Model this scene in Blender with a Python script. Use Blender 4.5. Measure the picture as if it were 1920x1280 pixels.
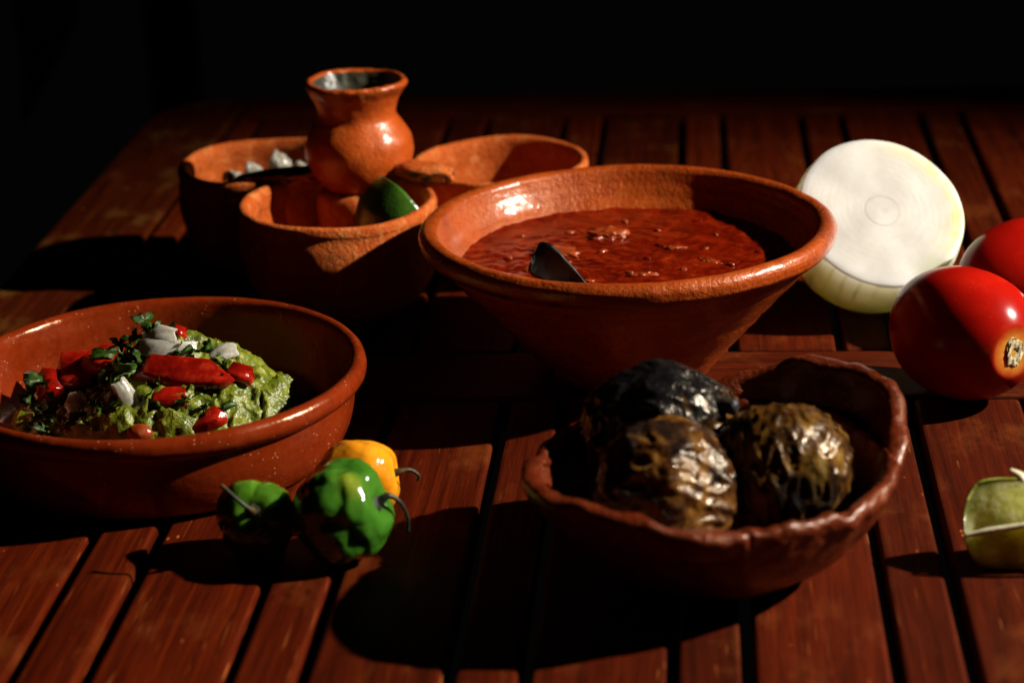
import bpy, bmesh, math, random
from mathutils import Vector, Matrix, Euler, Quaternion, noise

random.seed(11)
PI = math.pi
R = math.radians
scene = bpy.context.scene
for o in list(bpy.data.objects):
    bpy.data.objects.remove(o)

# ------------------------------------------------------------------ camera
cam_d = bpy.data.cameras.new('camera')
cam = bpy.data.objects.new('camera', cam_d)
scene.collection.objects.link(cam)
right = Vector((0.99651203, 0.07550506, -0.03553544))
up = Vector((0.00720673, 0.34637514, 0.9380684))
fwd = Vector((-0.0831375, 0.93505254, -0.34462285))
cam.matrix_world = Matrix(((right.x, up.x, -fwd.x, 0.04145669),
                           (right.y, up.y, -fwd.y, -1.27485261),
                           (right.z, up.z, -fwd.z, 0.51268028),
                           (0, 0, 0, 1)))
cam_d.lens = 78.75
cam_d.sensor_width = 36.0
cam_d.clip_start = 0.05
cam_d.clip_end = 60.0
cam_d.dof.use_dof = True
cam_d.dof.focus_distance = 1.32
cam_d.dof.aperture_fstop = 5.8
scene.camera = cam
scene.cycles.max_bounces = 5
scene.cycles.diffuse_bounces = 1
scene.cycles.glossy_bounces = 3

# ------------------------------------------------------------------ light
world = bpy.data.worlds.new('World')
scene.world = world
world.use_nodes = True
bg = world.node_tree.nodes['Background']
bg.inputs[0].default_value = (0.9, 0.75, 0.7, 1)
bg.inputs[1].default_value = 0.0012

lamp_d = bpy.data.lights.new('key_lamp', 'SPOT')
lamp = bpy.data.objects.new('key_lamp', lamp_d)
scene.collection.objects.link(lamp)
lamp.location = (2.0, 0.06, 1.45)
lamp.rotation_euler = (Vector((0.24, -0.06, 0)) - Vector(lamp.location)).to_track_quat('-Z', 'Y').to_euler()
lamp_d.energy = 670
lamp_d.color = (1.0, 0.92, 0.80)
lamp_d.shadow_soft_size = 0.028
lamp_d.spot_size = R(41)
lamp_d.spot_blend = 1.0

vs = scene.view_settings
vs.view_transform = 'Standard'
vs.look = 'None'
vs.exposure = 0.0
vs.gamma = 1.0
vs.use_curve_mapping = False

# ------------------------------------------------------------------ helpers
COL = scene.collection


def link(name, me, mats, parent=None, smooth=True):
    o = bpy.data.objects.new(name, me)
    COL.objects.link(o)
    if mats is not None and len(me.materials) == 0:
        for m in (mats if isinstance(mats, (list, tuple)) else [mats]):
            me.materials.append(m)
    if smooth:
        me.polygons.foreach_set('use_smooth', [True] * len(me.polygons))
    if parent is not None:
        o.parent = parent
    return o


def tag(o, label, cat=None, group=None, kind=None):
    o['label'] = label
    if cat:
        o['category'] = cat
    if group:
        o['group'] = group
    if kind:
        o['kind'] = kind
    return o


def empty(name, loc, rot=(0, 0, 0)):
    o = bpy.data.objects.new(name, None)
    o.empty_display_size = 0.02
    COL.objects.link(o)
    o.location = loc
    o.rotation_euler = rot
    return o


def catmull(pts, n):
    out = []
    P = [Vector(p) for p in pts]
    for i in range(len(P) - 1):
        p0 = P[i - 1] if i > 0 else P[i] * 2 - P[i + 1]
        p1, p2 = P[i], P[i + 1]
        p3 = P[i + 2] if i + 2 < len(P) else P[i + 1] * 2 - P[i]
        for k in range(n):
            t = k / n
            out.append(0.5 * ((2 * p1) + (p2 - p0) * t + (2 * p0 - 5 * p1 + 4 * p2 - p3) * t * t
                              + (3 * p1 - p0 - 3 * p2 + p3) * t ** 3))
    out.append(P[-1].copy())
    return out


def lathe(profile, n=128, seg=6, disp=None, midx=None):
    """closed surface of revolution from axis to axis; disp(x,y,z,s)->Vector offset; midx(i,count)->slot"""
    pr = catmull([(r, z, 0) for r, z in profile], seg)
    verts, faces, mi = [], [], []
    m = len(pr)
    for i, p in enumerate(pr):
        r, z = max(p.x, 0), p.y
        if i in (0, m - 1):
            verts.append(Vector((0, 0, z)))
            continue
        for k in range(n):
            a = 2 * PI * k / n
            v = Vector((r * math.cos(a), r * math.sin(a), z))
            if disp:
                v = v + disp(v, i / (m - 1), a)
            verts.append(v)

    def idx(i, k):
        if i == 0:
            return 0
        if i == m - 1:
            return 1 + (m - 2) * n
        return 1 + (i - 1) * n + k % n
    for i in range(m - 1):
        for k in range(n):
            if i == 0:
                f = (idx(0, 0), idx(1, k + 1), idx(1, k))
            elif i == m - 2:
                f = (idx(i, k), idx(i, k + 1), idx(m - 1, 0))
            else:
                f = (idx(i, k), idx(i, k + 1), idx(i + 1, k + 1), idx(i + 1, k))
            faces.append(f)
            mi.append(midx(i / (m - 1)) if midx else 0)
    me = bpy.data.meshes.new('lathe')
    me.from_pydata(verts, [], faces)
    me.polygons.foreach_set('material_index', mi)
    return me


def sphere_mesh(fn, sub=5):
    bm = bmesh.new()
    bmesh.ops.create_icosphere(bm, subdivisions=sub, radius=1.0)
    for v in bm.verts:
        v.co = fn(v.co.normalized())
    bmesh.ops.recalc_face_normals(bm, faces=bm.faces)
    me = bpy.data.meshes.new('blob')
    bm.to_mesh(me)
    bm.free()
    return me


def tube(pts, radii, n=12, seg=8, flat=1.0, capround=True):
    """swept tube with rounded ends"""
    P = catmull(pts, seg)
    m = len(P)
    rad = []
    for i in range(m):
        t = i / (m - 1) * (len(radii) - 1)
        j = min(int(t), len(radii) - 2)
        rad.append(radii[j] * (1 - (t - j)) + radii[j + 1] * (t - j))
    verts, faces = [], []
    ref = Vector((0, 0, 1))
    for i, p in enumerate(P):
        d = (P[min(i + 1, m - 1)] - P[max(i - 1, 0)]).normalized()
        s = d.cross(ref)
        if s.length < 1e-4:
            s = d.cross(Vector((0, 1, 0)))
        s.normalize()
        u = s.cross(d)
        for k in range(n):
            a = 2 * PI * k / n
            verts.append(p + (s * math.cos(a) + u * math.sin(a) * flat) * rad[i])
    for i in range(m - 1):
        for k in range(n):
            faces.append((i * n + k, i * n + (k + 1) % n, (i + 1) * n + (k + 1) % n, (i + 1) * n + k))
    a, b = len(verts), len(verts) + 1
    verts.append(P[0] - (P[1] - P[0]).normalized() * rad[0] * (0.5 if capround else 0))
    verts.append(P[-1] + (P[-1] - P[-2]).normalized() * rad[-1] * (0.5 if capround else 0))
    for k in range(n):
        faces.append((a, (k + 1) % n, k))
        faces.append((b, (m - 1) * n + k, (m - 1) * n + (k + 1) % n))
    me = bpy.data.meshes.new('tube')
    me.from_pydata(verts, [], faces)
    return me


def box_mesh(x0, x1, y0, y1, z0, z1, bev=0.0015, seg=2):
    bm = bmesh.new()
    bmesh.ops.create_cube(bm, size=1.0)
    for v in bm.verts:
        v.co = Vector((x0 if v.co.x < 0 else x1, y0 if v.co.y < 0 else y1, z0 if v.co.z < 0 else z1))
    if bev:
        bmesh.ops.bevel(bm, geom=list(bm.edges), offset=bev, segments=seg, profile=0.5, affect='EDGES')
    me = bpy.data.meshes.new('box')
    bm.to_mesh(me)
    bm.free()
    return me


def nz(v, s, off=0.0):
    return noise.noise(Vector((v[0] * s + off, v[1] * s + off * 1.7, v[2] * s - off)))


# ------------------------------------------------------------------ materials
class NT:
    def __init__(self, name):
        self.m = bpy.data.materials.new(name)
        self.m.use_nodes = True
        self.t = self.m.node_tree
        self.b = self.t.nodes['Principled BSDF']
        self.tc = self.t.nodes.new('ShaderNodeTexCoord')

    def n(self, typ, **kw):
        x = self.t.nodes.new(typ)
        for k, v in kw.items():
            if k.startswith('i_'):
                x.inputs[k[2:].replace('_', ' ')].default_value = v
            else:
                setattr(x, k, v)
        return x

    def l(self, a, b):
        self.t.links.new(a, b)

    def mapping(self, scale=(1, 1, 1), loc=(0, 0, 0), rot=(0, 0, 0), src='Object'):
        mp = self.n('ShaderNodeMapping')
        mp.inputs['Scale'].default_value = scale
        mp.inputs['Location'].default_value = loc
        mp.inputs['Rotation'].default_value = rot
        self.l(self.tc.outputs[src], mp.inputs['Vector'])
        return mp.outputs[0]

    def noise(self, scale, detail=4, rough=0.55, vec=None, dist=0.0):
        x = self.n('ShaderNodeTexNoise')
        x.inputs['Scale'].default_value = scale
        x.inputs['Detail'].default_value = detail
        x.inputs['Roughness'].default_value = rough
        x.inputs['Distortion'].default_value = dist
        self.l(vec if vec is not None else self.tc.outputs['Object'], x.inputs['Vector'])
        return x.outputs['Fac']

    def voro(self, scale, vec=None, feature='F1', out='Distance'):
        x = self.n('ShaderNodeTexVoronoi', feature=feature)
        x.inputs['Scale'].default_value = scale
        self.l(vec if vec is not None else self.tc.outputs['Object'], x.inputs['Vector'])
        return x.outputs[out]

    def ramp(self, fac, stops, interp='LINEAR'):
        x = self.n('ShaderNodeValToRGB')
        cr = x.color_ramp
        cr.interpolation = interp
        while len(cr.elements) < len(stops):
            cr.elements.new(0.5)
        for e, (p, c) in zip(cr.elements, stops):
            e.position = p
            e.color = (c[0], c[1], c[2], 1) if hasattr(c, '__len__') else (c, c, c, 1)
        self.l(fac, x.inputs[0])
        return x.outputs[0]

    def mix(self, fac, a, b, blend='MIX'):
        x = self.n('ShaderNodeMix', data_type='RGBA', blend_type=blend)
        for sock, val in ((x.inputs[0], fac), (x.inputs[6], a), (x.inputs[7], b)):
            if hasattr(val, 'links') or isinstance(val, bpy.types.NodeSocket):
                self.l(val, sock)
            elif hasattr(val, '__len__'):
                sock.default_value = (val[0], val[1], val[2], 1)
            else:
                sock.default_value = val
        return x.outputs[2]

    def math(self, op, a, b=0.0, c=0.0, clamp=False):
        x = self.n('ShaderNodeMath', operation=op, use_clamp=clamp)
        for i, v in enumerate((a, b, c)):
            if isinstance(v, bpy.types.NodeSocket):
                self.l(v, x.inputs[i])
            else:
                x.inputs[i].default_value = v
        return x.outputs[0]

    def sep(self, src='Object'):
        x = self.n('ShaderNodeSeparateXYZ')
        self.l(self.tc.outputs[src], x.inputs[0])
        return x.outputs

    def bump(self, h, strength=0.4, dist=0.001, prev=None):
        x = self.n('ShaderNodeBump')
        x.inputs['Strength'].default_value = strength
        x.inputs['Distance'].default_value = dist
        self.l(h, x.inputs['Height'])
        if prev is not None:
            self.l(prev, x.inputs['Normal'])
        return x.outputs[0]

    def done(self, col=None, rough=None, normal=None, **kw):
        for sock, val in (('Base Color', col), ('Roughness', rough), ('Normal', normal)):
            if val is None:
                continue
            if isinstance(val, bpy.types.NodeSocket):
                self.l(val, self.b.inputs[sock])
            elif hasattr(val, '__len__'):
                self.b.inputs[sock].default_value = (val[0], val[1], val[2], 1)
            else:
                self.b.inputs[sock].default_value = val
        for k, v in kw.items():
            s = self.b.inputs[k.replace('_', ' ')]
            if isinstance(v, bpy.types.NodeSocket):
                self.l(v, s)
            else:
                s.default_value = v
        return self.m


def clay(name, c_dark, c_mid, c_light, burn=None, rough=(0.35, 0.6), grit=420, grit_s=0.35, grit_d=0.0006,
         speck=0.0, ring=0.0, spec=0.5, blotch=22, coat=0.0, coat_r=0.2, mottle=0.25):
    t = NT(name)
    big = t.noise(blotch, 5, 0.6)
    fine = t.noise(260, 4, 0.65)
    col = t.ramp(big, [(0.28, c_dark), (0.52, c_mid), (0.78, c_light)])
    col = t.mix(t.ramp(fine, [(0.35, 0.0), (0.75, 0.55)]), col, c_light)
    mot = t.noise(115, 5, 0.62, dist=0.5)
    col = t.mix(t.ramp(mot, [(0.50, 0.0), (0.70, mottle)]), col, [min(1, c_light[0] * 1.12), c_light[1] * 1.75, c_light[2] * 2.4])
    dk = t.noise(75, 6, 0.7)
    col = t.mix(t.ramp(dk, [(0.62, 0.0), (0.72, 0.55)]), col, [c * 0.22 for c in c_dark])
    if speck:
        vs_ = t.voro(340, feature='F1')
        gate = t.ramp(t.noise(60, 3), [(0.52, 0.0), (0.6, 1.0)])
        sp = t.math('MULTIPLY', t.ramp(vs_, [(0.10, 1.0), (0.2, 0.0)]), gate)
        col = t.mix(t.math('MULTIPLY', sp, speck), col, (0.62, 0.30, 0.14))
    if burn:
        z_ = t.math('MULTIPLY_ADD', t.noise(70, 4, 0.6), burn[2], t.sep()[2])
        bm_ = t.math('MULTIPLY', t.ramp(z_, [(burn[0] - 0.002, 0.0), (burn[0], 1.0), (burn[1], 1.0), (burn[1] + 0.0015, 0.0)]),
                     t.ramp(t.noise(19, 4, 0.6), [(0.38, 0.25), (0.6, 0.95)]))
        xyz = t.sep()
        rad_ = t.math('SQRT', t.math('ADD', t.math('POWER', xyz[0], 2), t.math('POWER', xyz[1], 2)))
        bm_ = t.math('MULTIPLY', bm_, t.math('GREATER_THAN', rad_, burn[3]))
        col = t.mix(bm_, col, (0.018, 0.006, 0.003))
    h = t.noise(grit, 5, 0.6)
    nrm = t.bump(h, grit_s, grit_d)
    nrm = t.bump(t.noise(95, 3, 0.5), 0.25, 0.002, nrm)
    if ring:
        v = t.mapping((14, 14, 420))
        nrm = t.bump(t.noise(1.0, 4, 0.6, v), ring, 0.0012, nrm)
    rg = t.ramp(t.noise(55, 5, 0.6), [(0.3, rough[0]), (0.7, rough[1])])
    if coat:
        cn = t.bump(t.noise(210, 4, 0.6), 0.5, 0.0010)
        cg = t.ramp(t.noise(38, 4, 0.6), [(0.35, coat * 0.25), (0.6, coat)])
        t.l(cn, t.b.inputs['Coat Normal'])
        t.l(cg, t.b.inputs['Coat Weight'])
        t.b.inputs['Coat Roughness'].default_value = coat_r
    return t.done(col, rg, nrm, Specular_IOR_Level=spec, Specular_Tint=(1.0, 0.6, 0.35, 1))


M = {}
M['bowl'] = clay('terracotta_soup_bowl', (0.15, 0.018, 0.002), (0.27, 0.037, 0.004), (0.40, 0.072, 0.010),
                 burn=(0.0825, 0.0865, 0.005, 0.1205), rough=(0.2, 0.38), grit=360, grit_s=0.7, grit_d=0.0014, speck=0.3, ring=0.25, spec=0.3, coat=0.75, coat_r=0.17)
M['trio'] = clay('terracotta_server', (0.27, 0.036, 0.0035), (0.42, 0.066, 0.006), (0.60, 0.145, 0.032),
                 rough=(0.5, 0.75), grit=420, grit_s=0.8, grit_d=0.0018, speck=0.25, spec=0.25, mottle=0.6)
M['jar'] = clay('terracotta_jar', (0.28, 0.038, 0.004), (0.42, 0.062, 0.006), (0.52, 0.092, 0.013), burn=(0.0820, 0.0850, 0.005, 0.029),
                rough=(0.28, 0.46), grit=400, grit_s=0.6, grit_d=0.0013, speck=0.25, blotch=40, spec=0.3, coat=0.8, coat_r=0.2)
M['plate'] = clay('glazed_plate', (0.115, 0.0105, 0.0015), (0.165, 0.0160, 0.0022), (0.215, 0.025, 0.0040),
                  rough=(0.12, 0.3), grit=520, grit_s=0.2, grit_d=0.0004, speck=0.75, ring=0.05)
M['rustic'] = clay('rustic_clay', (0.035, 0.0035, 0.0010), (0.075, 0.0085, 0.0017), (0.15, 0.024, 0.0055),
                   rough=(0.18, 0.5), grit=260, grit_s=0.7, grit_d=0.0018, speck=0.4, spec=0.3, coat=0.4, coat_r=0.2)

t = NT('jar_glaze')
M['jar_in'] = t.done(t.ramp(t.noise(70, 4), [(0.35, (0.012, 0.014, 0.009)), (0.6, (0.06, 0.058, 0.033)), (0.75, (0.16, 0.06, 0.02))]),
                     0.35, t.bump(t.noise(260, 4), 0.5, 0.001))
t = NT('black_glaze')
M['black_glaze'] = t.done(t.ramp(t.noise(160, 5), [(0.4, (0.006, 0.010, 0.007)), (0.62, (0.02, 0.028, 0.018)), (0.8, (0.16, 0.12, 0.06))]),
                          0.4, t.bump(t.noise(420, 4), 0.5, 0.001))


def wood(name, dark, mid, light, wear=(0.30, 0.10, 0.03), wear_amt=0.3):
    t = NT(name)
    oi = t.n('ShaderNodeObjectInfo')
    off = t.n('ShaderNodeVectorMath', operation='SCALE')
    t.l(oi.outputs['Random'], off.inputs['Scale'])
    off.inputs[0].default_value = (7.3, 11.9, 5.1)
    add = t.n('ShaderNodeVectorMath', operation='ADD')
    t.l(t.tc.outputs['Object'], add.inputs[0])
    t.l(off.outputs[0], add.inputs[1])

    def mp(s, rot=(0, 0, 0)):
        x = t.n('ShaderNodeMapping')
        x.inputs['Scale'].default_value = s
        x.inputs['Rotation'].default_value = rot
        t.l(add.outputs[0], x.inputs['Vector'])
        return x.outputs[0]
    grain = t.noise(1.0, 6, 0.62, mp((150, 5.5, 90)), 0.8)
    fib = t.noise(1.0, 4, 0.7, mp((900, 22, 500)))
    col = t.ramp(grain, [(0.28, dark), (0.5, mid), (0.76, light)])
    col = t.mix(t.ramp(fib, [(0.36, 0.5), (0.6, 0.0)]), col, [c * 0.45 for c in dark])
    tone = t.n('ShaderNodeHueSaturation')
    t.l(col, tone.inputs['Color'])
    t.l(t.math('MULTIPLY_ADD', oi.outputs['Random'], 0.60, 0.58), tone.inputs['Value'])
    col = tone.outputs[0]
    # cloudy worn patches of the varnish
    blot = t.noise(1.0, 6, 0.65, mp((30, 18, 30)))
    wearm = t.ramp(blot, [(0.54, 0.0), (0.74, wear_amt)])
    col = t.mix(wearm, col, wear)
    # short scratches in two directions, pale chips
    sc = None
    for rot, s, lo, g in ((0.12, (520, 20, 520), 0.675, 9), (-0.35, (430, 18, 430), 0.69, 12), (0.6, (600, 26, 600), 0.71, 7)):
        f = t.ramp(t.noise(1.0, 1.5, 0.5, mp(s, (0, 0, rot))), [(lo, 0.0), (lo + 0.03, 1.0)])
        f = t.math('MULTIPLY', f, t.ramp(t.noise(g * 0.6, 4), [(0.54, 0.0), (0.68, 1.0)]))
        sc = f if sc is None else t.math('MAXIMUM', sc, f)
    chip = t.math('MULTIPLY', t.ramp(t.voro(130, mp((1, 0.45, 1))), [(0.07, 1.0), (0.12, 0.0)]),
                  t.ramp(t.noise(16, 2), [(0.56, 0.0), (0.64, 1.0)]))
    sc = t.math('MAXIMUM', sc, chip)
    col = t.mix(t.math('MULTIPLY', sc, 0.8), col, (0.46, 0.13, 0.03))
    rg = t.math('ADD', t.ramp(blot, [(0.3, 0.48), (0.7, 0.68)]), t.math('MULTIPLY', fib, 0.15))
    nrm = t.bump(grain, 0.22, 0.0012)
    nrm = t.bump(fib, 0.3, 0.0006, nrm)
    nrm = t.bump(sc, -0.25, 0.0006, nrm)
    return t.done(col, rg, nrm, Specular_IOR_Level=0.13, Specular_Tint=(1.0, 0.42, 0.16, 1))


M['wood'] = wood('red_table_wood', (0.024, 0.0018, 0.0003), (0.068, 0.0058, 0.0007), (0.115, 0.0125, 0.0015), (0.15, 0.036, 0.006), 0.45)
M['wood_side'] = wood('worn_side_board', (0.024, 0.0024, 0.0004), (0.060, 0.0075, 0.0011), (0.10, 0.016, 0.0026), (0.17, 0.075, 0.016), 0.6)
M['wood_dark'] = wood('dark_red_wood', (0.03, 0.003, 0.001), (0.05, 0.006, 0.0015), (0.07, 0.01, 0.002))  # darker red wood for the support beams and the rear post

# ------------------------------------------------------------------ table
table = empty('wooden_table', (0, 0, 0))
tag(table, 'slatted reddish brown wooden table with rounded corner under all the dishes', 'table')
TH = 0.020
GW = 0.0062
edges = []            # centre lines of the gaps
for k in range(-1, 9):
    b = -0.2890 + 0.1055 * k
    edges += [b, b + 0.0358]
edges = [e for e in edges if -0.375 < e < 0.66]
XL, XR = -0.386, 0.66
bounds = [XL] + edges + [XR]
YB0, YB1 = 0.0985, 0.7105       # far section of slats
YF0, YF1 = -0.600, 0.0105       # near section
cache = {}
for (ya, yb) in ((YB0, YB1), (YF0, YF1)):
    for i in range(len(bounds) - 1):
        w = bounds[i + 1] - bounds[i] - GW
        key = (round(w, 3), ya)
        if key not in cache:
            cache[key] = box_mesh(-w / 2, w / 2, 0, yb - ya, -TH, 0, 0.0028, 3)
            cache[key].materials.append(M['wood'])
        o = link('slat', cache[key], None, table, smooth=False)
        o.location = ((bounds[i] + bounds[i + 1]) / 2 + random.uniform(-.0004, .0004), ya, random.uniform(-0.0006, 0.0002))
        o.rotation_euler = (0, R(random.uniform(-0.25, 0.25)), R(random.uniform(-0.05, 0.05)))


def rail(name, x0, x1, y0, y1, m, z=0.0):
    # built along its own Y so that the grain follows the length
    L_, W_ = x1 - x0, y1 - y0
    me = box_mesh(-W_ / 2, W_ / 2, 0, L_, -TH - 0.004, 0, 0.0026, 3)
    o = link(name, me, m, table, smooth=False)
    o.location = (x0, (y0 + y1) / 2, z)
    o.rotation_euler = (0, 0, -PI / 2)
    return o


rail('cross_rail', XL + 0.003, XR - 0.003, 0.0145, 0.0945, M['wood'], 0.0004)
rail('end_rail', XL + 0.003, XR - 0.003, 0.7140, 0.7950, M['wood'], 0.0)
rail('end_rail', XL + 0.003, XR - 0.003, -0.685, -0.6040, M['wood'], 0.0)
for x0 in (-0.30, 0.02, 0.36):
    me = box_mesh(-0.02, 0.02, -0.59, 0.70, -0.055, -0.0255, 0.002, 2)
    o = link('support_beam', me, M['wood_dark'], table, smooth=False)
    o.location = (x0 + 0.006, 0, 0)


def side_board(x0, x1, y0, y1, sgn):
    # plan outline with rounded outer corners
    rc = 0.075
    pts = []
    ox = x0 if sgn < 0 else x1
    ix = x1 if sgn < 0 else x0
    pts.append((ix, y0))
    for k in range(11):
        a = PI / 2 * k / 10
        pts.append((ox - sgn * (rc - rc * math.sin(a)), y0 + rc - rc * math.cos(a)))
    for k in range(11):
        a = PI / 2 * k / 10
        pts.append((ox - sgn * (rc - rc * math.cos(a)), y1 - rc + rc * math.sin(a)))
    pts.append((ix, y1))
    cx = (x0 + x1) / 2
    bm = bmesh.new()
    vs_ = [bm.verts.new((x - cx, y, -0.024)) for x, y in pts]
    f = bm.faces.new(vs_)
    ex = bmesh.ops.extrude_face_region(bm, geom=[f])
    for v in [g for g in ex['geom'] if isinstance(g, bmesh.types.BMVert)]:
        v.co.z = 0
    bmesh.ops.recalc_face_normals(bm, faces=bm.faces)
    top = [e for e in bm.edges if all(v.co.z > -0.001 for v in e.verts)]
    bmesh.ops.bevel(bm, geom=top, offset=0.004, segments=3, profile=0.5, affect='EDGES')
    me = bpy.data.meshes.new('side')
    bm.to_mesh(me)
    bm.free()
    o = link('side_board', me, M['wood_side'], table, smooth=False)
    o.location = (cx, 0, 0.0008)


side_board(-0.467, -0.3875, -0.685, 0.795, -1)
side_board(0.6615, 0.741, -0.685, 0.795, 1)

# ------------------------------------------------------------------ soup bowl
BC = Vector((-0.0032, 0.0715, 0.0006))


def soup_disp(v, s, a):
    r = math.hypot(v.x, v.y)
    if r < 1e-5:
        return Vector((0, 0, 0))
    d = Vector((v.x / r, v.y / r, 0))
    amp = min(1, r / 0.06)
    q = nz(v, 14, 3.1) * 0.0016 + nz(v, 55, 1.0) * 0.00045
    q += noise.noise(Vector((math.cos(a) * .5, math.sin(a) * .5, v.z * 260))) * 0.0006
    return d * q * amp + Vector((0, 0, (nz((v.x, v.y, 0), 9, 8.0) * 0.0016 + nz(v, 70, 2) * 0.0003) * min(1, v.z / 0.05)))


prof = [(0, 0), (0.030, 0), (0.0500, 0.0004), (0.0545, 0.0035), (0.0660, 0.0175), (0.0880, 0.0420), (0.1090, 0.0650), (0.1175, 0.0750),
        (0.1205, 0.0800), (0.1235, 0.0820), (0.1280, 0.0836), (0.1306, 0.0882), (0.1300, 0.0932), (0.1266, 0.0966), (0.1224, 0.0968),
        (0.1192, 0.0944), (0.1168, 0.0895), (0.1110, 0.0790), (0.0985, 0.0640), (0.0740, 0.0390), (0.0500, 0.0170), (0.0300, 0.0105), (0, 0.0095)]
bowl = link('soup_bowl', lathe(prof, 300, 7, soup_disp), M['bowl'])
bowl.location = BC
tag(bowl, 'large flared terracotta bowl full of red broth in the middle of the table', 'bowl')

t = NT('red_broth')
n1 = t.noise(62, 9, 0.74, dist=0.9)
col = t.ramp(n1, [(0.34, (0.045, 0.0014, 0.0004)), (0.50, (0.115, 0.0048, 0.0006)), (0.62, (0.19, 0.0125, 0.0014)), (0.78, (0.36, 0.065, 0.008))])
dots = t.ramp(t.voro(210), [(0.05, 1.0), (0.16, 0.0)])
col = t.mix(t.math('MULTIPLY', dots, 0.45), col, (0.28, 0.05, 0.01))
dk = t.ramp(t.noise(95, 5, 0.7), [(0.6, 0.0), (0.72, 0.7)])
col = t.mix(dk, col, (0.022, 0.002, 0.001))
nrm = t.bump(t.noise(220, 5, 0.6, dist=0.4), 0.25, 0.0008)
nrm = t.bump(t.voro(210), 0.25, 0.0008, nrm)
M['broth'] = t.done(col, 0.14, nrm, Specular_IOR_Level=0.4)
t = NT('broth_meat')
M['meat'] = t.done(t.ramp(t.noise(120, 5), [(0.35, (0.16, 0.014, 0.003)), (0.6, (0.27, 0.045, 0.009)), (0.8, (0.42, 0.13, 0.04))]), 0.25,
                   t.bump(t.noise(260, 5), 0.5, 0.001))

SZ = 0.0715
soup = empty('red_broth', (BC.x, BC.y, SZ))
tag(soup, 'red chile broth with oily flecks filling the large flared bowl', 'broth')
bm = bmesh.new()
NR, NA = 60, 160
ring_prev = None
c0 = bm.verts.new((0, 0, nz((0, 0, 0), 60) * 0.0006))
for i in range(1, NR + 1):
    r = 0.1060 * i / NR
    ring = []
    for k in range(NA):
        a = 2 * PI * k / NA
        x, y = r * math.cos(a), r * math.sin(a)
        z = nz((x, y, 0), 60, 2) * 0.0007 + nz((x, y, 0), 170, 5) * 0.0008 + max(0, nz((x, y, 0), 34, 9) - 0.25) * 0.003
        if i > NR - 4:
            z += 0.0004 * (i - NR + 4)
        ring.append(bm.verts.new((x, y, z)))
    for k in range(NA):
        if ring_prev is None:
            bm.faces.new((c0, ring[k], ring[(k + 1) % NA]))
        else:
            bm.faces.new((ring_prev[k], ring[k], ring[(k + 1) % NA], ring_prev[(k + 1) % NA]))
    ring_prev = ring
me = bpy.data.meshes.new('broth')
bm.to_mesh(me)
bm.free()
link('liquid', me, M['broth'], soup)


def lump(seed, sx, sy, sz, amp=0.25, sub=3, fs=2.2):
    return sphere_mesh(lambda d: Vector((d.x * sx, d.y * sy, d.z * sz)) * (1 + amp * noise.noise(d * fs + Vector((seed, seed * 2.3, -seed)))
                                                                           + amp * 0.4 * noise.noise(d * fs * 2.7 + Vector((seed, 1, 2)))), sub)


for i, (x, y, sx, sy, sz, rz) in enumerate([(-0.013, 0.052, .013, .010, .0042, 20), (-0.040, 0.015, .020, .009, .0022, -15), (0.010, -0.032, .010, .004, .0018, 10),
                                            (0.030, 0.022, .007, .004, .0014, 10), (0.052, -0.006, .008, .004, .0014, -40), (-0.058, -0.020, .006, .004, .0012, 0)]):
    o = link('floating_piece', lump(i * 3.7 + 1, sx, sy, sz * 0.75, 0.6, 4, 3.0), M['meat'], soup)
    o.location = (x, y, -0.0002)
    o.rotation_euler = (R(random.uniform(-6, 6)), R(random.uniform(-6, 6)), R(rz))

for i in range(26):
    a = i * 2.39996
    r_ = 0.092 * math.sqrt((i + 0.5) / 26)
    o = link('floating_fleck', lump(i * 1.9 + 2, random.uniform(.0018, .0042), random.uniform(.0014, .0028), .0010, 0.5, 2, 2.4), M['meat'] if i % 3 else M['broth'], soup)
    o.location = (r_ * math.cos(a), r_ * math.sin(a), 0.0003)
    o.rotation_euler = (0, 0, a * 3)

# spoon ------------------------------------------------------------
t = NT('dark_steel')
M['steel'] = t.done(t.ramp(t.noise(40, 3), [(0.3, (0.014, 0.014, 0.015)), (0.7, (0.035, 0.033, 0.032))]),
                    t.ramp(t.noise(120, 4), [(0.3, 0.32), (0.7, 0.48)]), None, Metallic=1.0)
spoon = empty('spoon', (-0.0280, -0.0360, 0.0775))
tag(spoon, 'dark metal spoon with its handle sticking out of the red broth', 'spoon')


def strap(pts, widths, th, side, n=7, m=10):
    """flat spoon-like strap: centreline pts, half widths, thickness, side vector"""
    P = catmull(pts, m)
    c = len(P)
    bm = bmesh.new()
    rows = []
    for i, p in enumerate(P):
        tt = i / (c - 1) * (len(widths) - 1)
        j = min(int(tt), len(widths) - 2)
        w = widths[j] * (1 - tt + j) + widths[j + 1] * (tt - j)
        d = (P[min(i + 1, c - 1)] - P[max(i - 1, 0)]).normalized()
        s = (side - d * side.dot(d)).normalized()
        u = s.cross(d)
        rows.append([bm.verts.new(p + s * (w * (2 * k / (n - 1) - 1)) - u * (th * 0.5 * (1 - (2 * k / (n - 1) - 1) ** 2))) for k in range(n)])
    for i in range(c - 1):
        for k in range(n - 1):
            bm.faces.new((rows[i][k], rows[i][k + 1], rows[i + 1][k + 1], rows[i + 1][k]))
    bmesh.ops.recalc_face_normals(bm, faces=bm.faces)
    bmesh.ops.solidify(bm, geom=list(bm.faces), thickness=th)
    me = bpy.data.meshes.new('strap')
    bm.to_mesh(me)
    bm.free()
    return me


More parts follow.
